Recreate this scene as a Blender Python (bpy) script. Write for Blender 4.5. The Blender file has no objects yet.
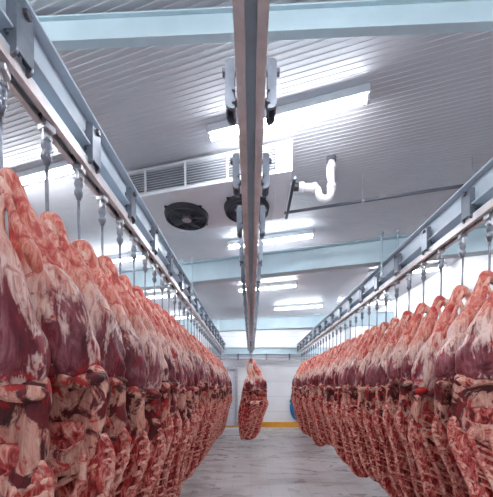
import bpy, bmesh, math, random
from mathutils import Vector, Matrix, noise
random.seed(7)
S = bpy.context.scene
C = S.collection
PI = math.pi
SK = math.radians(16.0)           # ceiling panels, lamps and two girders run askew to the rails

# ------------------------------------------------------------------ materials
def new_mat(name):
    m = bpy.data.materials.new(name); m.use_nodes = True
    nt = m.node_tree; b = nt.nodes['Principled BSDF']
    return m, nt, b
def N(nt, t, **kw):
    n = nt.nodes.new(t)
    for k, v in kw.items():
        if k in n.inputs.keys(): n.inputs[k].default_value = v
        else: setattr(n, k, v)
    return n
def ramp(nt, fac, stops):
    r = nt.nodes.new('ShaderNodeValToRGB'); e = r.color_ramp.elements
    while len(e) < len(stops): e.new(0.5)
    for i, (p, c) in enumerate(stops):
        e[i].position = p
        e[i].color = (c, c, c, 1) if isinstance(c, (int, float)) else (c[0], c[1], c[2], 1)
    nt.links.new(fac, r.inputs['Fac']); return r.outputs['Color']
def mix(nt, fac, a, b, mode='MIX'):
    m = nt.nodes.new('ShaderNodeMix'); m.data_type = 'RGBA'; m.blend_type = mode
    for sock, v in ((m.inputs[0], fac), (m.inputs[6], a), (m.inputs[7], b)):
        if isinstance(v, bpy.types.NodeSocket): nt.links.new(v, sock)
        elif isinstance(v, (int, float)): sock.default_value = v
        else: sock.default_value = (v[0], v[1], v[2], 1)
    return m.outputs[2]
def math_n(nt, op, a, b=0.0, clamp=False):
    m = nt.nodes.new('ShaderNodeMath'); m.operation = op; m.use_clamp = clamp
    for i, v in enumerate((a, b)):
        if isinstance(v, bpy.types.NodeSocket): nt.links.new(v, m.inputs[i])
        else: m.inputs[i].default_value = v
    return m.outputs[0]
def noise_n(nt, vec, scale, detail=4, dist=0.0, rough=0.55, sc=(1, 1, 1), loc=(0, 0, 0)):
    mp = nt.nodes.new('ShaderNodeMapping'); mp.inputs['Scale'].default_value = sc; mp.inputs['Location'].default_value = loc
    nt.links.new(vec, mp.inputs['Vector'])
    n = nt.nodes.new('ShaderNodeTexNoise')
    n.inputs['Scale'].default_value = scale; n.inputs['Detail'].default_value = detail
    n.inputs['Distortion'].default_value = dist; n.inputs['Roughness'].default_value = rough
    nt.links.new(mp.outputs[0], n.inputs['Vector']); return n.outputs['Fac']
def objvec(nt, rnd=0.0):
    tc = nt.nodes.new('ShaderNodeTexCoord')
    if not rnd: return tc.outputs['Object'], tc.outputs['Object']
    oi = nt.nodes.new('ShaderNodeObjectInfo')
    k = math_n(nt, 'MULTIPLY', oi.outputs['Random'], rnd)
    a = nt.nodes.new('ShaderNodeVectorMath'); a.operation = 'ADD'
    nt.links.new(tc.outputs['Object'], a.inputs[0]); nt.links.new(k, a.inputs[1])
    return a.outputs[0], tc.outputs['Object']
def bump(nt, b, h, strength=0.3, dist=0.01):
    n = nt.nodes.new('ShaderNodeBump'); n.inputs['Strength'].default_value = strength; n.inputs['Distance'].default_value = dist
    nt.links.new(h, n.inputs['Height']); nt.links.new(n.outputs[0], b.inputs['Normal'])

def simple(name, col, rough=0.5, metal=0.0, var=0.08, scale=6, emit=None, bmp=0.0):
    m, nt, b = new_mat(name)
    v, _ = objvec(nt)
    n = noise_n(nt, v, scale, 5)
    c1 = tuple(max(0, c * (1 - var)) for c in col); c2 = tuple(min(1, c * (1 + var)) for c in col)
    nt.links.new(ramp(nt, n, [(0.3, c1), (0.7, c2)]), b.inputs['Base Color'])
    b.inputs['Roughness'].default_value = rough; b.inputs['Metallic'].default_value = metal
    if bmp: bump(nt, b, noise_n(nt, v, 60, 3), bmp, 0.002)
    if emit:
        b.inputs['Emission Color'].default_value = (*emit[0], 1); b.inputs['Emission Strength'].default_value = emit[1]
    return m

M = {}
M['beam'] = simple('pale blue paint', (0.55, 0.70, 0.76), 0.42, var=0.07, scale=3)
M['longbeam'] = simple('grey blue paint', (0.50, 0.58, 0.66), 0.4, var=0.08, scale=3)
M['steel'] = simple('galvanised steel', (0.52, 0.53, 0.57), 0.34, 0.75, var=0.2, scale=14)
M['track'] = simple('worn track steel', (0.66, 0.60, 0.60), 0.38, 0.15, var=0.16, scale=10)
M['slot'] = simple('blue grey track web', (0.56, 0.68, 0.78), 0.45, 0.1)
M['iron'] = simple('dark iron', (0.15, 0.15, 0.18), 0.4, 0.6, var=0.25, scale=20)
M['bracket'] = simple('bracket steel', (0.19, 0.21, 0.25), 0.36, 0.5, var=0.2, scale=12)
M['hook'] = simple('hook steel', (0.22, 0.23, 0.27), 0.3, 0.6, var=0.2, scale=20)
M['black'] = simple('black plastic', (0.02, 0.022, 0.03), 0.45)
M['fan'] = simple('dark blue grey fan blade', (0.045, 0.055, 0.08), 0.35)
M['house'] = simple('white enamel housing', (0.72, 0.73, 0.76), 0.35, var=0.04)
M['endcap'] = simple('bright white enamel', (0.88, 0.88, 0.90), 0.35, var=0.02)
M['fin'] = simple('cooler fin aluminium', (0.36, 0.38, 0.44), 0.4, 0.4)
M['pvc'] = simple('white pvc', (0.85, 0.85, 0.87), 0.35, var=0.03)
M['pipe'] = simple('dark pipe', (0.12, 0.13, 0.16), 0.4, 0.3)
M['yellow'] = simple('yellow kick plate', (0.78, 0.36, 0.02), 0.5, var=0.08)
M['doorm'] = simple('grey door skin', (0.58, 0.60, 0.66), 0.4, var=0.04)
M['blue'] = simple('blue hose rubber', (0.02, 0.20, 0.50), 0.45, var=0.15)
M['teal'] = simple('teal fitting', (0.02, 0.22, 0.26), 0.45)
M['tube'] = simple('glowing lamp tube', (0.9, 0.9, 0.9), 0.5, emit=((0.93, 0.96, 1.0), 30.0))
M['batten'] = simple('lamp housing', (0.6, 0.61, 0.64), 0.4, var=0.02)

def wall_mat():
    m, nt, b = new_mat('white insulated wall panel')
    tc = nt.nodes.new('ShaderNodeTexCoord'); sp = nt.nodes.new('ShaderNodeSeparateXYZ'); nt.links.new(tc.outputs['Object'], sp.inputs[0])
    z = math_n(nt, 'FRACT', math_n(nt, 'MULTIPLY', sp.outputs['Z'], 1 / 0.62))
    line = math_n(nt, 'LESS_THAN', z, 0.03)
    n = noise_n(nt, tc.outputs['Object'], 2.0, 4)
    base = ramp(nt, n, [(0.3, (0.84, 0.86, 0.88)), (0.7, (0.90, 0.91, 0.93))])
    nt.links.new(mix(nt, line, base, (0.68, 0.71, 0.77)), b.inputs['Base Color'])
    b.inputs['Roughness'].default_value = 0.35
    return m
M['wall'] = wall_mat()
def ceil_mat():
    m, nt, b = new_mat('ribbed white ceiling sheet')
    v, _ = objvec(nt)
    n = noise_n(nt, v, 1.2, 4)
    nt.links.new(ramp(nt, n, [(0.3, (0.50, 0.51, 0.55)), (0.7, (0.56, 0.57, 0.61))]), b.inputs['Base Color'])
    b.inputs['Roughness'].default_value = 0.42; b.inputs['Metallic'].default_value = 0.1
    return m
M['ceiling'] = ceil_mat()
def floor_mat():
    m, nt, b = new_mat('grey tiled floor')
    v, _ = objvec(nt)
    br = nt.nodes.new('ShaderNodeTexBrick'); nt.links.new(v, br.inputs['Vector'])
    br.offset = 0.0; br.inputs['Scale'].default_value = 1.0
    br.inputs['Brick Width'].default_value = 0.3; br.inputs['Row Height'].default_value = 0.3; br.inputs['Mortar Size'].default_value = 0.006
    br.inputs['Color1'].default_value = (0.56, 0.54, 0.54, 1); br.inputs['Color2'].default_value = (0.60, 0.575, 0.57, 1); br.inputs['Mortar'].default_value = (0.45, 0.435, 0.435, 1)
    st = noise_n(nt, v, 0.8, 6, 1.0, 0.6, sc=(0.8, 2.2, 1))
    dirt = ramp(nt, st, [(0.36, (0.62, 0.59, 0.59)), (0.52, (1, 1, 1))])
    nt.links.new(mix(nt, 1.0, br.outputs['Color'], dirt, 'MULTIPLY'), b.inputs['Base Color'])
    nt.links.new(ramp(nt, noise_n(nt, v, 2.2, 4, 0.5, sc=(1, 2, 1)), [(0.35, 0.22), (0.65, 0.5)]), b.inputs['Roughness'])
    bump(nt, b, br.outputs['Fac'], -0.2, 0.003)
    return m
M['floor'] = floor_mat()

def meat_mat(name, kind):
    m, nt, b = new_mat(name)
    v, raw = objvec(nt, 31.0)
    sp = nt.nodes.new('ShaderNodeSeparateXYZ'); nt.links.new(raw, sp.inputs[0])
    big = noise_n(nt, v, 3.0, 5, 1.2, 0.6, sc=(1, 1, 0.7))
    med = noise_n(nt, v, 11, 6, 0.8, 0.6, sc=(1, 1, 0.45))
    fib = noise_n(nt, v, 22, 7, 1.5, 0.65, sc=(1.2, 1.2, 0.25))
    blot = noise_n(nt, v, 7, 4, 1.5, 0.6, loc=(5, 2, 9))
    if kind == 'thigh':
        muscle = ramp(nt, med, [(0.3, (0.05, 0.005, 0.012)), (0.5, (0.17, 0.014, 0.026)), (0.72, (0.38, 0.05, 0.06))])
        film = ramp(nt, fib, [(0.3, (0.42, 0.09, 0.08)), (0.42, (0.64, 0.30, 0.25)), (0.52, (0.80, 0.54, 0.46)), (0.72, (0.84, 0.70, 0.68))])
        # the dark muscle sits at the belly of the thigh, white film towards the shank and the hem
        oi = nt.nodes.new('ShaderNodeObjectInfo')
        g = math_n(nt, 'MULTIPLY', math_n(nt, 'ABSOLUTE', math_n(nt, 'ADD', sp.outputs['Z'], 0.73)), 1.6)
        g = math_n(nt, 'ADD', g, math_n(nt, 'SUBTRACT', math_n(nt, 'MULTIPLY', oi.outputs['Random'], 0.14), math_n(nt, 'MULTIPLY', oi.outputs['Object Index'], 0.033)))
        stre = noise_n(nt, v, 3.2, 7, 1.6, 0.62, sc=(1.5, 1.5, 0.6), loc=(1, 7, 2))
        f = math_n(nt, 'ADD', math_n(nt, 'MULTIPLY', stre, 1.7), g)
        f = math_n(nt, 'ADD', f, math_n(nt, 'MULTIPLY', fib, 0.65))
        mask = ramp(nt, math_n(nt, 'SUBTRACT', f, 0.93), [(0.40, 0.0), (0.47, 0.6), (0.60, 1.0)])
        lilac = ramp(nt, fib, [(0.35, (0.21, 0.018, 0.030)), (0.62, (0.50, 0.20, 0.23))])
        muscle = mix(nt, ramp(nt, big, [(0.45, 0.0), (0.6, 0.75)]), muscle, lilac)
        col = mix(nt, mask, muscle, film)
        red = ramp(nt, blot, [(0.62, 0.0), (0.66, 0.9)])
        col = mix(nt, red, col, (0.46, 0.012, 0.018))
        top = math_n(nt, 'ADD', sp.outputs['Z'], math_n(nt, 'MULTIPLY', stre, 0.5))
        orange = ramp(nt, fib, [(0.32, (0.50, 0.06, 0.04)), (0.48, (0.72, 0.26, 0.18)), (0.62, (0.82, 0.50, 0.40))])
        col = mix(nt, ramp(nt, math_n(nt, 'ADD', top, 1.0), [(0.77, 0.0), (0.90, 0.85)]), col, orange)
        rough = 0.30
    elif kind == 'shank':
        col = ramp(nt, fib, [(0.30, (0.34, 0.035, 0.025)), (0.45, (0.64, 0.15, 0.11)), (0.58, (0.80, 0.38, 0.29)), (0.74, (0.86, 0.60, 0.47))])
        red = ramp(nt, blot, [(0.52, 0.0), (0.62, 0.85)])
        col = mix(nt, red, col, (0.52, 0.02, 0.02)); rough = 0.34
    elif kind == 'tendon':
        col = ramp(nt, fib, [(0.3, (0.60, 0.17, 0.10)), (0.5, (0.82, 0.46, 0.36)), (0.7, (0.86, 0.66, 0.53))]); rough = 0.32
    elif kind == 'flank':
        fat = ramp(nt, fib, [(0.3, (0.42, 0.08, 0.06)), (0.5, (0.70, 0.34, 0.26)), (0.68, (0.82, 0.56, 0.45))])
        dark = ramp(nt, med, [(0.35, (0.045, 0.006, 0.010)), (0.65, (0.20, 0.018, 0.022))])
        col = mix(nt, ramp(nt, noise_n(nt, v, 5.5, 4, 1.2, 0.6), [(0.48, 0.0), (0.53, 1.0)]), fat, dark)
        red = ramp(nt, blot, [(0.55, 0.0), (0.60, 0.9)])
        col = mix(nt, red, col, (0.50, 0.016, 0.018)); rough = 0.34
    elif kind == 'ribmeat':
        cell = noise_n(nt, v, 17, 6, 0.8, 0.62, sc=(1.4, 1.4, 0.75))
        col = ramp(nt, cell, [(0.37, (0.08, 0.003, 0.005)), (0.46, (0.34, 0.012, 0.016)), (0.54, (0.58, 0.08, 0.065)), (0.64, (0.84, 0.44, 0.35))])
        col = mix(nt, ramp(nt, fib, [(0.52, 0.0), (0.62, 0.7)]), col, (0.66, 0.28, 0.23)); rough = 0.36
    else:  # bone and rim fat
        col = ramp(nt, noise_n(nt, v, 24, 5, 1.0, 0.6), [(0.36, (0.40, 0.025, 0.022)), (0.47, (0.68, 0.20, 0.16)), (0.60, (0.86, 0.52, 0.42))]); rough = 0.42
    nt.links.new(col, b.inputs['Base Color'])
    b.inputs['Roughness'].default_value = rough
    b.inputs['Coat Weight'].default_value = 0.10; b.inputs['Coat Roughness'].default_value = 0.15; b.inputs['Specular IOR Level'].default_value = 0.35
    h = math_n(nt, 'ADD', fib, med)
    bump(nt, b, h, 0.7, 0.012)
    return m
for k in ('thigh', 'shank', 'tendon', 'flank', 'ribmeat', 'bone'): M[k] = meat_mat('beef ' + k, k)

# ------------------------------------------------------------------ mesh helpers
def obj(name, bm, mat, parent=None, smooth=False, mw=None):
    bmesh.ops.recalc_face_normals(bm, faces=bm.faces[:])
    me = bpy.data.meshes.new(name); bm.to_mesh(me); bm.free()
    me.materials.append(M[mat] if isinstance(mat, str) else mat)
    if smooth:
        for p in me.polygons: p.use_smooth = True
    o = bpy.data.objects.new(name, me); C.objects.link(o)
    if parent: o.parent = parent
    if mw is not None: o.matrix_local = mw
    return o
def tag(o, label=None, cat=None, group=None, kind=None):
    if label: o['label'] = label
    if cat: o['category'] = cat
    if group: o['group'] = group
    if kind: o['kind'] = kind
    return o
def empty(name, loc, rz=0.0):
    o = bpy.data.objects.new(name, None); C.objects.link(o)
    o.location = loc; o.rotation_euler = (0, 0, rz); o.empty_display_size = 0.1; return o
def copy_tree(o, parent=None):
    c = o.copy(); C.objects.link(c)
    if parent: c.parent = parent
    for ch in list(o.children): copy_tree(ch, c)
    return c
def box(bm, x0, x1, y0, y1, z0, z1, bev=0.0):
    r = bmesh.ops.create_cube(bm, size=1.0, matrix=Matrix.Translation(((x0+x1)/2, (y0+y1)/2, (z0+z1)/2)) @ Matrix.Diagonal((x1-x0, y1-y0, z1-z0, 1)))
    if bev:
        es = list({e for v in r['verts'] for e in v.link_edges})
        bmesh.ops.bevel(bm, geom=es, offset=bev, segments=2, affect='EDGES', profile=0.5)
def cyl(bm, p0, p1, r, n=12, r2=None):
    p0, p1 = Vector(p0), Vector(p1); d = p1 - p0
    mt = Matrix.Translation((p0+p1)/2) @ d.to_track_quat('Z', 'Y').to_matrix().to_4x4()
    bmesh.ops.create_cone(bm, cap_ends=True, segments=n, radius1=r, radius2=r if r2 is None else r2, depth=d.length, matrix=mt)
def ring_loft(bm, rings, cap=True):
    vs = [[bm.verts.new(p) for p in r] for r in rings]; n = len(rings[0])
    for a, b in zip(vs, vs[1:]):
        for i in range(n): bm.faces.new((a[i], a[(i+1) % n], b[(i+1) % n], b[i]))
    if cap:
        bm.faces.new(vs[0][::-1]); bm.faces.new(vs[-1])
def tube(bm, pts, rad, n=10, flat=1.0, cap=True):
    pts = [Vector(p) for p in pts]; rings = []; up = None
    for i, p in enumerate(pts):
        t = (pts[min(i+1, len(pts)-1)] - pts[max(i-1, 0)]).normalized()
        if up is None:
            a = Vector((0, 1, 0)) if abs(t.y) < 0.8 else Vector((1, 0, 0)); up = (a - t*a.dot(t)).normalized()
        else: up = (up - t*up.dot(t)).normalized()
        s = t.cross(up); r = rad[i] if isinstance(rad, (list, tuple)) else rad
        rings.append([p + up*(math.cos(2*PI*k/n)*r*flat) + s*(math.sin(2*PI*k/n)*r) for k in range(n)])
    ring_loft(bm, rings, cap)
def prism(bm, poly, y0, y1):
    a = [bm.verts.new((x, y0, z)) for x, z in poly]; b = [bm.verts.new((x, y1, z)) for x, z in poly]
    n = len(poly); bm.faces.new(a); bm.faces.new(b[::-1])
    for i in range(n): bm.faces.new((a[i], b[i], b[(i+1) % n], a[(i+1) % n]))
def lerp_tab(tab, v):
    if v <= tab[0][0]: return tab[0][1:]
    for a, b in zip(tab, tab[1:]):
        if v <= b[0]:
            t = (v - a[0]) / (b[0] - a[0]); t = t*t*(3-2*t) if len(a) > 9 else t
            return tuple(a[i] + (b[i]-a[i])*t for i in range(1, len(a)))
    return tab[-1][1:]
def I_section(h, w, tf, tw):      # in X-Z, base at z = 0
    return [(-w/2, 0), (w/2, 0), (w/2, tf), (tw/2, tf), (tw/2, h-tf), (w/2, h-tf), (w/2, h), (-w/2, h), (-w/2, h-tf), (-tw/2, h-tf), (-tw/2, tf), (-w/2, tf)]

# ------------------------------------------------------------------ setting
CZ = 1.6                           # eye height
XL, XR, YB, YF, ZC = -3.9, 3.9, -2.6, 12.35, 4.0
def struct(name, bm, mat): return tag(obj(name, bm, mat), kind='structure')
bm = bmesh.new(); box(bm, XL, XR, YB, YF, -0.1, 0.0); struct('floor', bm, 'floor')
bm = bmesh.new(); box(bm, XL-0.12, XL, YB, YF, 0.0, ZC+0.1); struct('wall_left', bm, 'wall')
bm = bmesh.new(); box(bm, XR, XR+0.12, YB, YF, 0.0, ZC+0.1); struct('wall_right', bm, 'wall')
bm = bmesh.new(); box(bm, XL-0.12, XR+0.12, YF, YF+0.12, 0.0, ZC+0.1); struct('wall_far', bm, 'wall')
bm = bmesh.new(); box(bm, XL-0.12, XR+0.12, YB-0.12, YB, 0.0, ZC+0.1); struct('wall_back', bm, 'wall')
# ribbed ceiling, ribs at the skew angle, clipped to the room
bm = bmesh.new(); P = 0.042; n = 480; rows = []
for i in range(n):
    q = -10 + i*P
    for dq, dz in ((0.0, 0.0), (0.030, 0.0), (0.032, -0.0025), (0.040, -0.0025)): rows.append((q+dq, dz))
L = 12.0; rot = Matrix.Rotation(-SK, 4, 'Z'); prev = None
for q, dz in rows:
    a = bm.verts.new(rot @ Vector((-L, q + 5, dz)) + Vector((0, 0, ZC))); b = bm.verts.new(rot @ Vector((L, q + 5, dz)) + Vector((0, 0, ZC)))
    if prev: bm.faces.new((prev[0], prev[1], b, a))
    prev = (a, b)
for co, no in (((XL, 0, 0), (-1, 0, 0)), ((XR, 0, 0), (1, 0, 0)), ((0, YB, 0), (0, -1, 0)), ((0, YF, 0), (0, 1, 0))):
    bmesh.ops.bisect_plane(bm, geom=bm.verts[:]+bm.edges[:]+bm.faces[:], plane_co=co, plane_no=no, clear_outer=True)
box(bm, XL, XR, YB, YF, ZC+0.004, ZC+0.1)
struct('ceiling', bm, 'ceiling')
bm = bmesh.new(); box(bm, XL, XR, YF-0.05, YF, 0.0, 0.20, 0.008); struct('baseboard_far', bm, 'yellow')
# sliding door at the left of the far wall
d = tag(empty('door_1', (-1.12, YF, 0)), kind='structure')
bm = bmesh.new(); box(bm, -0.45, 0.45, -0.11, -0.055, 0.06, 2.25, 0.01); dl = obj('door_leaf', bm, 'doorm', d)
bm = bmesh.new()
for s in (-1, 1): box(bm, s*0.52-0.05, s*0.52+0.05, -0.14, 0.0, 0.0, 2.35, 0.006)
box(bm, -0.57, 0.57, -0.14, 0.0, 2.35, 2.47, 0.006); obj('door_frame', bm, 'steel', d)
bm = bmesh.new(); tube(bm, [(0.34, -0.11, 1.0), (0.34, -0.17, 1.02), (0.34, -0.17, 1.28), (0.34, -0.11, 1.3)], 0.016); obj('door_handle', bm, 'steel', dl)
bm = bmesh.new()
for z in (0.75, 1.5): box(bm, -0.44, 0.44, -0.117, -0.11, z, z+0.035)
obj('door_rail', bm, 'steel', dl)

# ------------------------------------------------------------------ girders
def girder(name, cx, cy, z0, h, w, ang, label, mat='beam', x0=XL, x1=XR, tf=0.014, tw=0.012):
    r = tag(empty(name, (cx, cy, z0), -ang), label, 'beam', 'cross girders under the ceiling')
    c = math.cos(ang); a = (x0 - cx)/c + w*0.5*math.tan(ang); b = (x1 - cx)/c - w*0.5*math.tan(ang)
    def bar(nm, y0, y1, za, zb, par):
        bm = bmesh.new(); box(bm, a, b, y0, y1, za, zb, 0.002); return obj(nm, bm, mat, par)
    bar('web', -tw/2, tw/2, tf, h-tf, r)
    bar('flange', -w/2, w/2, 0, tf, r); bar('flange', -w/2, w/2, h-tf, h, r)
    bm = bmesh.new()
    for k in range(1, 7):
        x = a + (b-a)*k/7
        box(bm, x-0.004, x+0.004, -w/2+0.01, -tw/2, tf, h-tf)
    return r
girder('cross_beam', 0, 1.885, CZ+2.205, 0.165, 0.055, math.radians(2.2), 'slim pale blue cross beam nearest the camera, at the top of the picture', tf=0.010, tw=0.008)
girder('cross_beam', 0.2, 4.62, CZ+1.722, 0.335, 0.15, SK, 'deep pale blue cross beam just beyond the ceiling cooler')
girder('cross_beam', 0.2, 8.9, CZ+1.722, 0.36, 0.15, math.radians(11), 'pale blue cross beam farther back behind the centre rail')
girder('end_beam', 0, 11.95, CZ+1.34, 0.27, 0.14, 0, 'pale blue end girder straight across in front of far wall')
def longbeam(name, x, label, w=0.12):
    r = tag(empty(name, (x, 0, CZ+1.50)), label, 'beam', 'runway beams above the tracks')
    y0, y1, h = YB+0.02, 11.87, 0.22
    for nm, a in (('web', (-0.005, 0.005, 0.014, h-0.014)), ('flange', (-w/2, w/2, 0, 0.014)), ('flange', (-w/2, w/2, h-0.014, h))):
        bm = bmesh.new(); box(bm, a[0], a[1], y0, y1, a[2], a[3], 0.002); obj(nm, bm, 'longbeam', r)
    return r
TX = {'left': -1.05, 'centre': 0.0, 'right': 1.86}
longbeam('runway_beam', TX['left'], 'grey blue runway beam above the left meat track')
longbeam('runway_beam', TX['centre'], 'grey blue runway beam above the centre meat track', 0.10)
longbeam('runway_beam', TX['right'], 'grey blue runway beam above the right meat track')

# tracks: two running flanges with a slot, hung below each runway beam
def track(x, w, label):
    r = tag(empty('overhead_track', (x, 0, CZ+1.36)), label, 'track', 'meat tracks')
    y0, y1 = YB+0.02, 11.80
    for s in (-1, 1):
        bm = bmesh.new(); a, b = sorted((s*w*0.17, s*w/2))
        box(bm, a, b, y0, y1, 0, 0.012, 0.002)
        a, b = sorted((s*(w/2-0.008), s*w/2)); box(bm, a, b, y0, y1, 0.012, 0.055)
        obj('running_flange', bm, 'track', r)
    bm = bmesh.new(); box(bm, -w/2, w/2, y0, y1, 0.055, 0.065); box(bm, -0.012, 0.012, y0, y1, 0.065, 0.09); obj('top_plate', bm, 'slot', r)
    return r
track(TX['left']-0.005, 0.10, 'steel meat track over the left row of beef sides')
track(0, 0.132, 'steel meat track running down the centre to the lone carcass')
track(TX['right'], 0.10, 'steel meat track over the right row of beef sides')
r = tag(empty('transfer_track', (0, 11.72, CZ+1.10)), 'steel crosswise track at the far end of room', 'track')
bm = bmesh.new(); box(bm, -3.2, 3.2, -0.05, 0.05, 0, 0.05, 0.004); obj('rail', bm, 'steel', r)
bm = bmesh.new(); box(bm, -3.2, 3.2, -0.02, 0.02, 0.11, 0.15, 0.004); obj('rail', bm, 'steel', r)
for x in (-2.6, -1.5, -0.5, 0.6, 1.5, 2.6):
    bm = bmesh.new(); box(bm, x-0.03, x+0.03, -0.06, 0.06, 0.0, 0.24, 0.004); obj('hanger_plate', bm, 'bracket', r)

# C-shaped hangers that carry the track from the runway beam
def arc(cx, cz, r, a0, a1, n=6): return [(cx + r*math.cos(a0+(a1-a0)*i/n), cz + r*math.sin(a0+(a1-a0)*i/n)) for i in range(n+1)]
def hanger_proto(out):
    r = empty('track_hanger', (0, 0, 0))
    for s in (-1, 1):
        o = out; i = out - 0.045; R = 0.035
        poly = [(i, 0.25), (i, 0.0)] + arc(o-R, R, R, -PI/2, 0) + arc(o-0.02, 0.23, 0.02, 0, PI/2)
        poly = [(s*x, z) for x, z in poly]
        if s < 0: poly = poly[::-1]
        bm = bmesh.new(); prism(bm, poly, -0.05, -0.036); prism(bm, poly, 0.036, 0.05)
        xx = sorted((s*(o-0.008), s*o)); box(bm, xx[0], xx[1], -0.04, 0.04, 0.03, 0.24)
        a = obj('side_plate', bm, 'bracket', r)
        for z in (0.03, 0.09):
            bm = bmesh.new(); cyl(bm, (s*(i+0.004), -0.06, z), (s*(i+0.004), 0.06, z), 0.009, 6); obj('bolt', bm, 'iron', a)
    bm = bmesh.new(); cyl(bm, (-out-0.012, 0, 0.225), (out+0.012, 0, 0.225), 0.015, 10)
    cyl(bm, (-out-0.018, 0, 0.225), (-out, 0, 0.225), 0.02, 6); cyl(bm, (out, 0, 0.225), (out+0.018, 0, 0.225), 0.02, 6)
    obj('cross_bolt', bm, 'iron', r)
    bm = bmesh.new(); box(bm, -out+0.01, out-0.01, -0.02, 0.02, 0.068, 0.082); obj('saddle', bm, 'bracket', r)
    return r
hp = {'left': hanger_proto(0.074), 'centre': hanger_proto(0.128), 'right': hanger_proto(0.074)}
hstart = {'left': 1.30, 'centre': 1.54, 'right': 1.90}
ordn = ['first', 'second', 'third', 'fourth', 'fifth', 'sixth', 'seventh', 'eighth', 'ninth', 'tenth', 'eleventh', 'twelfth', 'thirteenth', 'fourteenth', 'fifteenth', 'sixteenth']
for side in ('left', 'centre', 'right'):
    k = 0; y = hstart[side]
    while y < 11.6:
        h = hp[side] if k == 0 else copy_tree(hp[side])
        h.location = (TX[side], y, CZ+1.39)
        lab = ('bolted grey hanger bracket on the %s track, %s from the camera' % (side, ordn[k])) if k < 8 else 'small far hanger bracket on the %s track, beyond its eighth' % side
        tag(h, lab, 'bracket', 'hanger brackets of the %s track' % side)
        k += 1; y += 0.6 if k < 12 else 0.62
# tie rods where runway beams cross the girders
def rod(x, y, z0, z1, label, s_):
    t = tag(empty('tie_rod', (x, y, z0)), label, 'tie rod', 'tie rods clamping the runway beams')
    bm = bmesh.new(); cyl(bm, (0, 0, 0), (0, 0, z1-z0), 0.013, 8); obj('threaded_rod', bm, 'beam', t)
    for z in (0.015, z1-z0-0.02):
        bm = bmesh.new(); cyl(bm, (0, 0, z-0.012), (0, 0, z+0.012), 0.028, 6); obj('nut', bm, 'steel', t)
    bm = bmesh.new(); box(bm, -0.03, 0.03, -0.03, 0.06, z1-z0-0.055, z1-z0-0.045); obj('clamp_plate', bm, 'beam', t)
    bm = bmesh.new(); xs = sorted((-math.copysign(0.06, s_), math.copysign(0.02, s_))); box(bm, xs[0], xs[1], -0.03, 0.03, -0.022, -0.012); obj('clamp_plate', bm, 'beam', t)
def yb(x, cy, ang): return cy - (x-0.2)*math.tan(ang)
for cy, ang, nm in ((4.62, SK, 'middle cross beam'), (8.9, math.radians(11), 'farther cross beam')):
    for side in ('left', 'right'):
        for s in (-1, 1):
            x = TX[side] + s*0.095
            inn = (side == 'left') == (s > 0)
            rod(x, yb(x, cy, ang) - 0.115, CZ+1.51, CZ+2.11, 'thin rod beside the %s runway beam at the %s, %s side' % (side, nm, 'aisle' if inn else 'wall'), s)

# ------------------------------------------------------------------ lamps
lamps = [(0.28, 2.59, 'nearest tube lamp right of the centre rail, large and glowing'), (0.29, 4.75, 'glowing tube lamp behind the cooler, second in the middle line'),
         (0.37, 6.97, 'glowing tube lamp third in the middle line beyond the cross beam'), (1.36, 8.65, 'far glowing tube lamp right of the centre rail'),
         (-2.45, 3.34, 'glowing tube lamp behind the left hooks, nearest one'), (-2.35, 5.45, 'glowing tube lamp behind the left hooks, second one'),
         (-2.35, 7.62, 'glowing tube lamp behind the left hooks, third one'), (-2.3, 9.9, 'glowing tube lamp far behind the left hooks'),
         (3.1, 6.0, 'glowing tube lamp above the right row, nearest'), (3.1, 8.3, 'glowing tube lamp above the right row, farther'), (3.1, 10.6, 'glowing tube lamp above the right row near the far wall'),
         (0.2, 10.9, 'farthest glowing tube lamp near the far wall'),
         (0.28, 0.2, 'tube lamp overhead behind the frame'), (0.28, -1.5, 'tube lamp overhead at the back wall'), (-2.3, 0.9, 'tube lamp overhead on the left'), (2.6, 1.2, 'tube lamp overhead on the right')]
lp = None
for x, y, lab in lamps:
    if lp is None:
        lp = empty('tube_lamp', (0, 0, 0), -SK)
        bm = bmesh.new(); box(bm, -0.70, 0.70, -0.05, 0.05, 0.036, 0.105, 0.006); obj('batten', bm, 'batten', lp)
        bm = bmesh.new(); cyl(bm, (-0.67, 0, 0.018), (0.67, 0, 0.018), 0.022, 16); obj('glowing_tube', bm, 'tube', lp, True)
        for s in (-1, 1):
            bm = bmesh.new(); box(bm, s*0.685-0.015, s*0.685+0.015, -0.03, 0.025, -0.008, 0.06, 0.006); obj('end_cap', bm, 'batten', lp)
        t = lp
    else: t = copy_tree(lp)
    t.location = (x, y, ZC-0.106); tag(t, lab, 'lamp', 'tube lamps on the ceiling')

# ------------------------------------------------------------------ ceiling cooler
K = tag(empty('ceiling_cooler', (-1.414, 3.297, CZ+2.07)), 'white ceiling air cooler with two black fans and a louvred front', 'air cooler')
CL, CD, CH = 1.86, 0.80, 0.30
ex = Vector((0.972, -0.235, 0)); ey = Vector((0, 1, 0))
def kmap(bm):
    for v in bm.verts: v.co = ex*v.co.x + ey*v.co.y + Vector((0, 0, v.co.z))
    return bm
bm = bmesh.new()
box(bm, 0, CL, 0.03, CD, 0, 0.012); box(bm, 0, CL, 0.0, CD, CH-0.012, CH)
box(bm, 0, CL, CD-0.012, CD, 0.012, CH-0.012); box(bm, 0, CL, 0, 0.03, 0.0, 0.035, 0.003); box(bm, 0, CL, 0, 0.03, CH-0.025, CH, 0.003)
for x in (0.0, 0.27, 0.74, 1.20, CL-0.16): box(bm, x, x+0.022, 0, 0.03, 0.035, CH-0.025)
box(bm, 0, 0.012, 0.03, CD, 0, CH)
obj('housing', kmap(bm), 'house', K)
bm = bmesh.new(); box(bm, CL-0.14, CL+0.0, -0.004, CD, -0.004, CH+0.002, 0.004); obj('end_panel', kmap(bm), 'endcap', K)
bm = bmesh.new()
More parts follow.
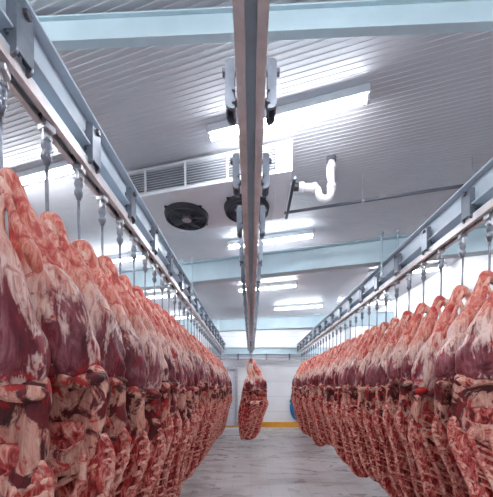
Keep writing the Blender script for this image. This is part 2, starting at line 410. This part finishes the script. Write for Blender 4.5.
for i in range(9):
    z = 0.045 + i*0.0265; vs = [bm.verts.new(p) for p in ((0.012, 0.0, z), (CL-0.14, 0.0, z), (CL-0.14, 0.028, z+0.016), (0.012, 0.028, z+0.016), (0.012, 0.002, z-0.004), (CL-0.14, 0.002, z-0.004), (CL-0.14, 0.03, z+0.012), (0.012, 0.03, z+0.012))]
    for f in ((0, 1, 2, 3), (7, 6, 5, 4), (0, 4, 5, 1), (3, 2, 6, 7), (0, 3, 7, 4), (1, 5, 6, 2)): bm.faces.new([vs[j] for j in f])
obj('louvre', kmap(bm), 'house', K)
bm = bmesh.new(); box(bm, 0.014, CL-0.15, 0.06, 0.10, 0.014, CH-0.014); obj('coil', kmap(bm), 'fin', K)
bm = bmesh.new(); box(bm, CL+0.02, CL+0.05, 0.08, CD-0.02, -0.03, 0.0, 0.003); obj('support_bar', kmap(bm), 'pipe', K)
for fx, fy in ((-0.77, 3.60), (-0.05, 3.45)):
    lx, ly = fx+1.414, fy-3.297
    def ring(rad, r, z, n=36): return [(lx+rad*math.cos(2*PI*i/n), ly+rad*math.sin(2*PI*i/n), z) for i in range(n+1)]
    bm = bmesh.new(); n = 36
    rings = [[(lx+q*math.cos(2*PI*i/n), ly+q*math.sin(2*PI*i/n), z) for i in range(n)] for q, z in ((0.262, 0.0), (0.25, -0.05), (0.235, -0.05), (0.235, -0.003))]
    ring_loft(bm, rings, False); fr = obj('fan_ring', bm, 'black', K, True)
    bm = bmesh.new(); cyl(bm, (lx, ly, -0.001), (lx, ly, -0.008), 0.234, 36); obj('fan_back', bm, 'fan', fr)
    bm = bmesh.new()
    for q in (0.07, 0.11, 0.15, 0.19, 0.235): tube(bm, ring(q, 0, -0.055 - 0.012*(1-q/0.24)), 0.0022, 5, cap=False)
    for k in range(8):
        a = k*PI/4+0.2; tube(bm, [(lx+0.05*math.cos(a), ly+0.05*math.sin(a), -0.066), (lx+0.25*math.cos(a), ly+0.25*math.sin(a), -0.052)], 0.003, 5)
    obj('guard', bm, 'pipe', fr)
    bm = bmesh.new(); cyl(bm, (lx, ly, -0.01), (lx, ly, -0.06), 0.055, 20); obj('hub', bm, 'steel', fr)
    for k in range(5):
        a = k*2*PI/5; bm = bmesh.new(); pr = []
        for q, w, tw in ((0.05, 0.03, 0.9), (0.12, 0.05, 0.6), (0.225, 0.065, 0.4)):
            c = Vector((math.cos(a), math.sin(a), 0)); s = Vector((-math.sin(a), math.cos(a), 0)); p = Vector((lx, ly, -0.032)) + c*q
            e = s*w*math.cos(tw) + Vector((0, 0, w*0.35*math.sin(tw))); t2 = Vector((0, 0, 0.002))
            pr.append([p-e-t2, p+e-t2, p+e+t2, p-e+t2])
        ring_loft(bm, pr); obj('fan_blade', bm, 'fan', fr)
    for a in (0.7, 2.3, 3.9, 5.5):
        bm = bmesh.new(); box(bm, lx+0.27*math.cos(a)-0.02, lx+0.27*math.cos(a)+0.02, ly+0.27*math.sin(a)-0.014, ly+0.27*math.sin(a)+0.014, -0.02, 0.0, 0.003); obj('clip', bm, 'black', fr)
for x, y in ((0.1, 0.12), (0.1, 0.7), (1.7, 0.12), (1.7, 0.7)):
    p = ex*x + ey*y
    bm = bmesh.new(); cyl(bm, (p.x, p.y, CH), (p.x, p.y, ZC-CZ-2.07), 0.01, 8); obj('hanging_rod', bm, 'steel', K)
# drain trap, valve and pipe
def P3(px, py, H): z = 300*H/(388-py); return Vector(((px-251)*z/300, z, CZ+H))
t = tag(empty('drain_trap', (0.47, 3.12, CZ+2.06)), 'white plastic drain trap dropping from ceiling beside the cooler', 'drain pipe')
pts = [(0.02, 0, 0.03), (0.20, 0, 0.025), (0.225, 0, 0.0), (0.235, 0, -0.05), (0.26, 0, -0.085), (0.30, 0, -0.095), (0.34, 0, -0.08), (0.36, 0, -0.04), (0.365, 0, 0.02), (0.365, 0, 0.30)]
bm = bmesh.new(); tube(bm, pts, 0.036, 14); obj('trap_pipe', bm, 'pvc', t, True)
for a, b, rr in (((0.03, 0, 0.03), (0.08, 0, 0.03), 0.046), ((0.365, 0, 0.0), (0.365, 0, 0.05), 0.048), ((0.365, 0, 0.22), (0.365, 0, 0.26), 0.048), ((0.17, 0, 0.026), (0.21, 0, 0.026), 0.045)):
    bm = bmesh.new(); cyl(bm, a, b, rr, 16); obj('collar', bm, 'pvc', t, True)
bm = bmesh.new(); cyl(bm, (0.365, 0, 0.30), (0.365, 0, 0.334), 0.05, 16); obj('ceiling_flange', bm, 'pipe', t)
bm = bmesh.new(); cyl(bm, (-0.03, 0, 0.03), (0.025, 0, 0.03), 0.04, 12); obj('coupling', bm, 'black', t)
bm = bmesh.new(); tube(bm, [(0.34, -0.01, 0.28), (0.31, -0.03, 0.2), (0.315, -0.03, 0.12), (0.335, -0.02, 0.05)], 0.007, 8); obj('bypass_hose', bm, 'pvc', t, True)
t = tag(empty('ceiling_pipe', (0.40, 3.60, CZ+2.10)), 'long dark pipe crossing from the cooler toward the right wall', 'pipe')
bm = bmesh.new(); e = Vector((3.42, -0.92, 0)); tube(bm, [(0, 0, 0), tuple(e*0.5), tuple(e)], 0.017, 10); obj('pipe_run', bm, 'pipe', t, True)
for q in (0.25, 0.55, 0.85):
    p = e*q; bm = bmesh.new(); cyl(bm, (p.x, p.y, 0.015), (p.x, p.y, 0.29), 0.005, 6); cyl(bm, (p.x-0.012, p.y, 0), (p.x+0.012, p.y, 0), 0.024, 12); obj('clamp', bm, 'steel', t)

# blue hose coil on the far wall
t = tag(empty('hose_coil', (1.90, YF-0.01, 0.3)), 'blue coiled hose hung on the far wall behind the right row', 'hose')
bm = bmesh.new()
for k in range(5):
    a = 0.17 + 0.03*k; b = 0.36 + 0.035*k
    tube(bm, [(a*math.cos(2*PI*i/40), -0.09-0.03*(k % 2), 0.50 + b*math.sin(2*PI*i/40)) for i in range(41)], 0.022, 8, cap=False)
obj('hose', bm, 'blue', t, True)
bm = bmesh.new(); tube(bm, [(0, 0, 1.0), (0, -0.14, 1.0), (0, -0.15, 1.05)], 0.02, 8); obj('wall_hook', bm, 'steel', t)
bm = bmesh.new(); cyl(bm, (-0.30, -0.09, 0.72), (-0.24, -0.09, 0.86), 0.04, 10); obj('nozzle', bm, 'teal', t)

# ------------------------------------------------------------------ roller hook
def make_trolley(drop):
    r = empty('roller_hook', (0, 0, 0))      # origin at the track's underside
    for s in (-1, 1):
        bm = bmesh.new(); cyl(bm, (s*0.018, 0, 0.036), (s*0.036, 0, 0.036), 0.022, 16); obj('wheel', bm, 'iron', r, True)
    bm = bmesh.new(); box(bm, -0.007, 0.007, -0.022, 0.022, -0.10, 0.05, 0.003); 
    box(bm, -0.03, 0.03, -0.026, 0.026, -0.045, -0.012, 0.004); cyl(bm, (-0.028, 0, -0.085), (0.028, 0, -0.085), 0.012, 8)
    obj('bracket', bm, 'steel', r)
    bm = bmesh.new()
    prof = [(-0.085, 0.012), (-0.10, 0.022), (-0.125, 0.026), (-0.14, 0.02), (-0.152, 0.017), (-0.165, 0.025), (-0.185, 0.025), (-0.2, 0.017), (-0.215, 0.012)]
    ring_loft(bm, [[(q*math.cos(2*PI*i/16), q*math.sin(2*PI*i/16), z) for i in range(16)] for z, q in prof]); obj('swivel', bm, 'hook', r, True)
    d = drop
    bm = bmesh.new(); pts = [(0, 0, -0.205), (0.0, 0, -0.30), (0.004, 0, -d+0.04), (0.004, 0, -d)]
    tube(bm, pts, 0.0085, 8); obj('rod', bm, 'hook', r, True)
    bm = bmesh.new(); hk = [(0.004, 0, -d+0.01)] + [(-0.032+0.036*math.cos(a), 0, -d-0.01+0.036*math.sin(a)*1.1) for a in [-(i*PI*1.15/10) for i in range(11)]]
    tube(bm, hk, [0.0085]*8+[0.007, 0.005, 0.003, 0.0015], 8); obj('hook', bm, 'hook', r, True)
    return r

# ------------------------------------------------------------------ side of beef
# (v below the hook, wall edge, aisle edge, half thickness)
SHANK = [(-0.045, -0.02, 0.05, 0.02), (-0.02, -0.04, 0.075, 0.046), (0.04, -0.02, 0.095, 0.055), (0.11, 0.025, 0.125, 0.046), (0.18, 0.035, 0.165, 0.055), (0.28, 0.03, 0.215, 0.075), (0.38, -0.01, 0.25, 0.095), (0.46, -0.05, 0.26, 0.08)]
PROF = [(0.23, 0.05, 0.175, 0.05), (0.31, 0.015, 0.225, 0.075), (0.39, -0.04, 0.27, 0.098), (0.48, -0.10, 0.315, 0.118), (0.58, -0.145, 0.35, 0.130), (0.68, -0.165, 0.368, 0.132),
        (0.77, -0.17, 0.368, 0.125), (0.83, -0.165, 0.355, 0.10), (0.875, -0.155, 0.31, 0.05)]
FLANK = [(0.74, -0.16, 0.31, 0.05), (0.82, -0.17, 0.365, 0.10), (0.90, -0.175, 0.378, 0.118), (1.0, -0.185, 0.375, 0.115), (1.10, -0.20, 0.37, 0.10), (1.19, -0.20, 0.34, 0.07), (1.27, -0.18, 0.28, 0.04)]
RIBC = [(1.04, -0.16, 0.30, 0.02), (1.09, -0.20, 0.35, 0.045), (1.16, -0.225, 0.39, 0.058), (1.28, -0.25, 0.39, 0.060), (1.42, -0.27, 0.345, 0.060), (1.60, -0.28, 0.285, 0.058), (1.80, -0.28, 0.25, 0.054), (1.98, -0.26, 0.215, 0.048), (2.12, -0.22, 0.16, 0.04), (2.22, -0.16, 0.09, 0.03), (2.27, -0.10, 0.02, 0.015)]
def twist(o, sx):
    """from the shank down the side turns its inner face towards the aisle"""
    for v in o.data.vertices:
        q = min(1, max(0, (-v.co.z - 0.10)/0.55)); q = q*q*(3-2*q)
        a = math.radians(21)*q; x, y = (v.co.x*sx - 0.03)*(1+0.08*q), v.co.y
        v.co.x = sx*(0.03 + x*math.cos(a) - y*math.sin(a)); v.co.y = x*math.sin(a) + y*math.cos(a) - 0.03*q
    return o
def blob(tab, sx, seed, nv, nr, amp, cav=0.0, lob=0.0, pw=2.3, vary=0.0):
    bm = bmesh.new(); rings = []; v0, v1 = tab[0][0], tab[-1][0]
    for j in range(nv):
        v = v0 + (v1-v0)*j/(nv-1)
        b, a, t = lerp_tab(tab, v)
        dd = vary*noise.noise(Vector((v*3, seed*3.1, 0)))
        a += dd; b += dd*0.5
        c, ru = (a+b)/2, (a-b)/2; ring = []
        for i in range(nr):
            th = 2*PI*i/nr; ct, st = math.cos(th), math.sin(th)
            x = c + ru*math.copysign(abs(ct)**(2/pw), ct); y = t*math.copysign(abs(st)**(2/pw), st)
            if cav and y < 0:
                q = min(1, abs(x-c)/ru); y += (t+cav)*max(0, 1-(q/0.82)**4)*min(1, (v-v0)*7)*min(1, (v1-v)*7)*min(1, -y/t*1.5)
            p = Vector((x, y, -v)); w = Vector((x*7+seed*5, y*7, v*4))
            f = amp*(noise.noise(w) + 0.5*noise.noise(w*2.3)) - lob*max(0, 0.22-abs(noise.noise(Vector((x*5-v*3+seed, y*3, v*2+seed)))))*4
            nrm = Vector((x-c, y*1.6, 0)); nrm = nrm.normalized() if nrm.length > 1e-5 else Vector((0, -1, 0))
            p += nrm*f; ring.append((p.x*sx, p.y, p.z))
        rings.append(ring)
    ring_loft(bm, rings); return bm
def rim_line(u_of, v0, v1, n, y, seed, wob=0.006):
    return [(u_of(v) , y + wob*noise.noise(Vector((v*9, seed, 3))), -v) for v in [v0+(v1-v0)*i/(n-1) for i in range(n)]]
def make_carcass(sx, seed):
    rnd = random.Random(seed*13+1)
    r = empty('beef_side', (0, 0, 0))
    # shank with hock knob
    obj('shank', blob(SHANK, sx, seed, 34, 26, 0.014, pw=2.1, lob=0.014), 'shank', r, True)
    # achilles tendon, splayed from the bone so that the hook can pass
    pts = [(-0.02, 0.0, 0.0), (-0.045, -0.004, -0.02), (-0.068, -0.006, -0.07), (-0.076, -0.006, -0.14), (-0.068, -0.004, -0.21), (-0.045, 0, -0.29), (-0.015, 0, -0.37), (0.02, 0.0, -0.45)]
    pts = [(x*sx, y + 0.01*noise.noise(Vector((z*8, seed, 0))), z) for x, y, z in pts]
    bm = bmesh.new(); tube(bm, pts, [0.026, 0.032, 0.031, 0.031, 0.042, 0.058, 0.07, 0.06], 14, flat=1.25); obj('tendon', bm, 'tendon', r, True)
    for q in range(2):
        e = 0.01*q; pts = [(0.02+e, -0.03-0.02*q, -0.02), (0.055+e, -0.045, -0.08), (0.08-0.05*q, -0.055, -0.16), (0.115-0.08*q, -0.07, -0.25), (0.15-0.09*q, -0.085, -0.34), (0.17-0.08*q, -0.085, -0.44)]
        pts = [((x + 0.012*noise.noise(Vector((z*14, seed, q))))*sx, y, z) for x, y, z in pts]
        bm = bmesh.new(); tube(bm, pts, [0.012, 0.02, 0.018, 0.024, 0.034, 0.02], 10, flat=0.8); obj('sinew', bm, 'tendon' if q else 'shank', r, True)
    obj('thigh', blob(PROF, sx, seed, 44, 48, 0.018, lob=0.018, vary=0.03), 'thigh', r, True)
    # muscle seam lumps on the hem of the thigh
    bm = bmesh.new()
    for k in range(5):
        u = -0.10 + 0.10*k; 
        bmesh.ops.create_icosphere(bm, subdivisions=3, radius=1, matrix=Matrix.Translation((sx*u, -0.055+0.02*rnd.random(), -0.845-0.03*rnd.random())) @ Matrix.Rotation(rnd.uniform(-.4, .4), 4, 'Y') @ Matrix.Diagonal((0.07, 0.045, 0.03+0.015*rnd.random(), 1)))
    for vv in bm.verts: vv.co += Vector((1, 1, 1))*0.012*noise.noise(vv.co*18+Vector((seed, 0, 0)))
    obj('trimmed_fat', bm, 'flank', r, True)
    flk = obj('flank', blob(FLANK, sx, seed+3, 36, 44, 0.016, cav=0.03, lob=0.012), 'flank', r, True)
    twist(flk, sx)
    cage = obj('rib_cage', blob(RIBC, sx, seed+5, 70, 56, 0.018, cav=0.02, pw=2.8), 'ribmeat', r, True); twist(cage, sx)
    ua = lambda v: lerp_tab(RIBC, v)[1]; ub = lambda v: lerp_tab(RIBC, v)[0]; ut = lambda v: lerp_tab(RIBC, v)[2]
    n = 30; vs = [1.10 + (2.22-1.10)*i/(n-1) for i in range(n)]
    bm = bmesh.new(); tube(bm, [(sx*(ua(v)-0.010), -ut(v)*0.55 + 0.006*noise.noise(Vector((v*12, seed, 0))), -v) for v in vs], [0.015+0.008*noise.noise(Vector((v*25, seed, 1))) for v in vs], 10); twist(obj('breast_edge', bm, 'bone', r, True), sx)
    bm = bmesh.new(); tube(bm, [(sx*(ua(v)-0.135-0.02*math.sin(v*4)), -ut(v)*0.45, -v) for v in vs[2:]], [0.014 + (0.008 if i % 2 else 0) for i in range(n-2)], 8); twist(obj('backbone', bm, 'bone', r, True), sx)
    bm = bmesh.new(); tube(bm, [(sx*(ua(v)-0.25-0.03*math.sin(v*3+1)), -ut(v)*0.35, -v) for v in vs[3:]], [0.015 + 0.008*noise.noise(Vector((v*20, seed, 8))) for v in vs[3:]], 8); twist(obj('chine_strip', bm, 'bone', r, True), sx)
    # ribs: uneven, each arching back from the breast edge
    for k in range(14):
        v = 1.09 + k*0.068 + rnd.uniform(-0.018, 0.018); q0 = ua(v) - 0.008; vb = v + 0.07; q1 = max(ub(min(vb, 2.2)) + 0.03, q0 - 0.40)
        pts = []; dr = rnd.uniform(0.24, 0.34) - 0.012*k; rr = rnd.uniform(1.0, 1.8)
        for i in range(9):
            t = i/8; u = q0 + (q1-q0)*t; vv = v + dr*t**1.2 + 0.004*noise.noise(Vector((k*3, t*5, seed)))
            depth = -ut(v)*0.72 + (ut(v)*0.75)*math.sin(t*PI*0.9)**0.8
            pts.append((sx*u, depth, -min(vv, 2.25)))
        bm = bmesh.new(); tube(bm, pts, [rr*q for q in (0.010, 0.009, 0.006, 0.007, 0.010, 0.007, 0.007, 0.007, 0.006)], 7); twist(obj('rib', bm, 'bone', r, True), sx)
    for ch in r.children:
        if ch.name.split('.')[0] in ('shank', 'tendon', 'sinew', 'thigh', 'trimmed_fat'): twist(ch, sx)
    return r

protoL = [make_carcass(1, s) for s in (1, 2, 3, 4)]; protoR = [make_carcass(-1, s) for s in (5, 6, 7, 8)]
trolL = make_trolley(0.50); trolC = copy_tree(trolL)
used = set()
def take(p):
    if p.name in used: return copy_tree(p)
    used.add(p.name); return p
looksL = ['cut by picture edge', 'its shank fully seen', 'in front of fourth']
def row(side, protos, y0, dy, count):
    X = TX[side]; sx = 1 if side == 'left' else -1
    rnd = random.Random(5 if side == 'left' else 9)
    for k in range(count):
        y = y0 + dy*k
        near = k < 12
        t = take(trolL); t.location = (X, y, CZ+1.36); t.rotation_euler = (0, 0, rnd.uniform(-0.35, 0.35) + (0 if sx > 0 else PI))
        w = 'nearest' if k == 0 else (ordn[k] if near else '')
        tag(t, ('steel roller hook carrying the %s beef side of the %s row' % (w, side)) if near else 'small steel roller hook in the far part of the %s row' % side, 'hook', 'roller hooks on the %s track' % side)
        c = take(protos[(k*3 + k//4) % 4]); c.location = (X - sx*0.0, y, CZ + 0.87 + rnd.uniform(-0.02, 0.01))
        c.rotation_euler = (rnd.uniform(-0.02, 0.02), rnd.uniform(-0.03, 0.03), rnd.uniform(-0.06, 0.06)); s = rnd.uniform(0.97, 1.03); c.scale = (s*rnd.uniform(.92, 1.12), 0.87, s*rnd.uniform(.96, 1.03))
        for ch in c.children:
            if ch.name.startswith('thigh'): ch.pass_index = {'left': [1, 5, 1, 2, 3, 0, 2, 1, 3], 'right': [3, 2, 1, 3, 0, 2, 3, 1, 2]}[side][k % 9]
        if near:
            lab = 'hanging beef side in the %s row, %s from the camera' % (side, w if k else 'nearest')
            if side == 'left' and k < 3: lab = 'hanging beef side, %s in the left row, %s' % (w, looksL[k])
        else: lab = 'distant hanging beef side in the %s row, beyond its twelfth' % side
        tag(c, lab, 'beef carcass', 'beef sides hanging in the %s row' % side)
row('left', protoL, 0.968, 0.287, 34)
row('right', protoR, 2.04, 0.298, 31)
# lone side on the centre track
trolC.location = (0, 8.0, CZ+1.36); tag(trolC, 'steel roller hook carrying the lone beef side in the aisle', 'hook')
for ch in list(trolC.children):
    if ch.name.startswith('rod'): ch.location.z = 0; ch.scale.z = 1.0
FLAP = [(0.50, -0.12, 0.08, 0.05), (0.7, -0.20, 0.06, 0.08), (1.0, -0.26, 0.02, 0.09), (1.4, -0.30, 0.0, 0.09), (1.8, -0.33, -0.04, 0.08), (2.1, -0.32, -0.10, 0.06), (2.3, -0.27, -0.15, 0.03)]
c = copy_tree(protoL[1]); obj('outer_flap', blob(FLAP, 1, 9, 40, 30, 0.02), 'bone', c, True, Matrix.Translation((0, 0.12, 0)))
c.location = (0.0, 8.0, CZ+0.74); c.scale = (1.12, 1, 0.93); c.rotation_euler = (0, 0, -0.15)
trolC.scale = (1, 1, 1.24)
tag(c, 'lone beef side hanging in the aisle from the centre track', 'beef carcass')

# ------------------------------------------------------------------ camera, world, view
cam = bpy.data.cameras.new('camera'); co = bpy.data.objects.new('camera', cam); C.objects.link(co)
co.location = (0, 0, CZ); co.rotation_euler = (PI/2, 0, 0)
cam.sensor_fit = 'HORIZONTAL'; cam.sensor_width = 36; cam.lens = 36*300/493
cam.shift_x = -4.5/493; cam.shift_y = 139.5/493; cam.clip_start = 0.02
S.camera = co
w = bpy.data.worlds.new('world'); S.world = w; w.use_nodes = True
w.node_tree.nodes['Background'].inputs[0].default_value = (0.8, 0.85, 0.9, 1); w.node_tree.nodes['Background'].inputs[1].default_value = 0.3
S.view_settings.view_transform = 'Standard'; S.view_settings.look = 'None'; S.view_settings.gamma = 1.0
S.view_settings.use_curve_mapping = False
S.view_settings.exposure = 1.5
S.cycles.use_denoising = True
S.cycles.max_bounces = 8; S.cycles.diffuse_bounces = 6
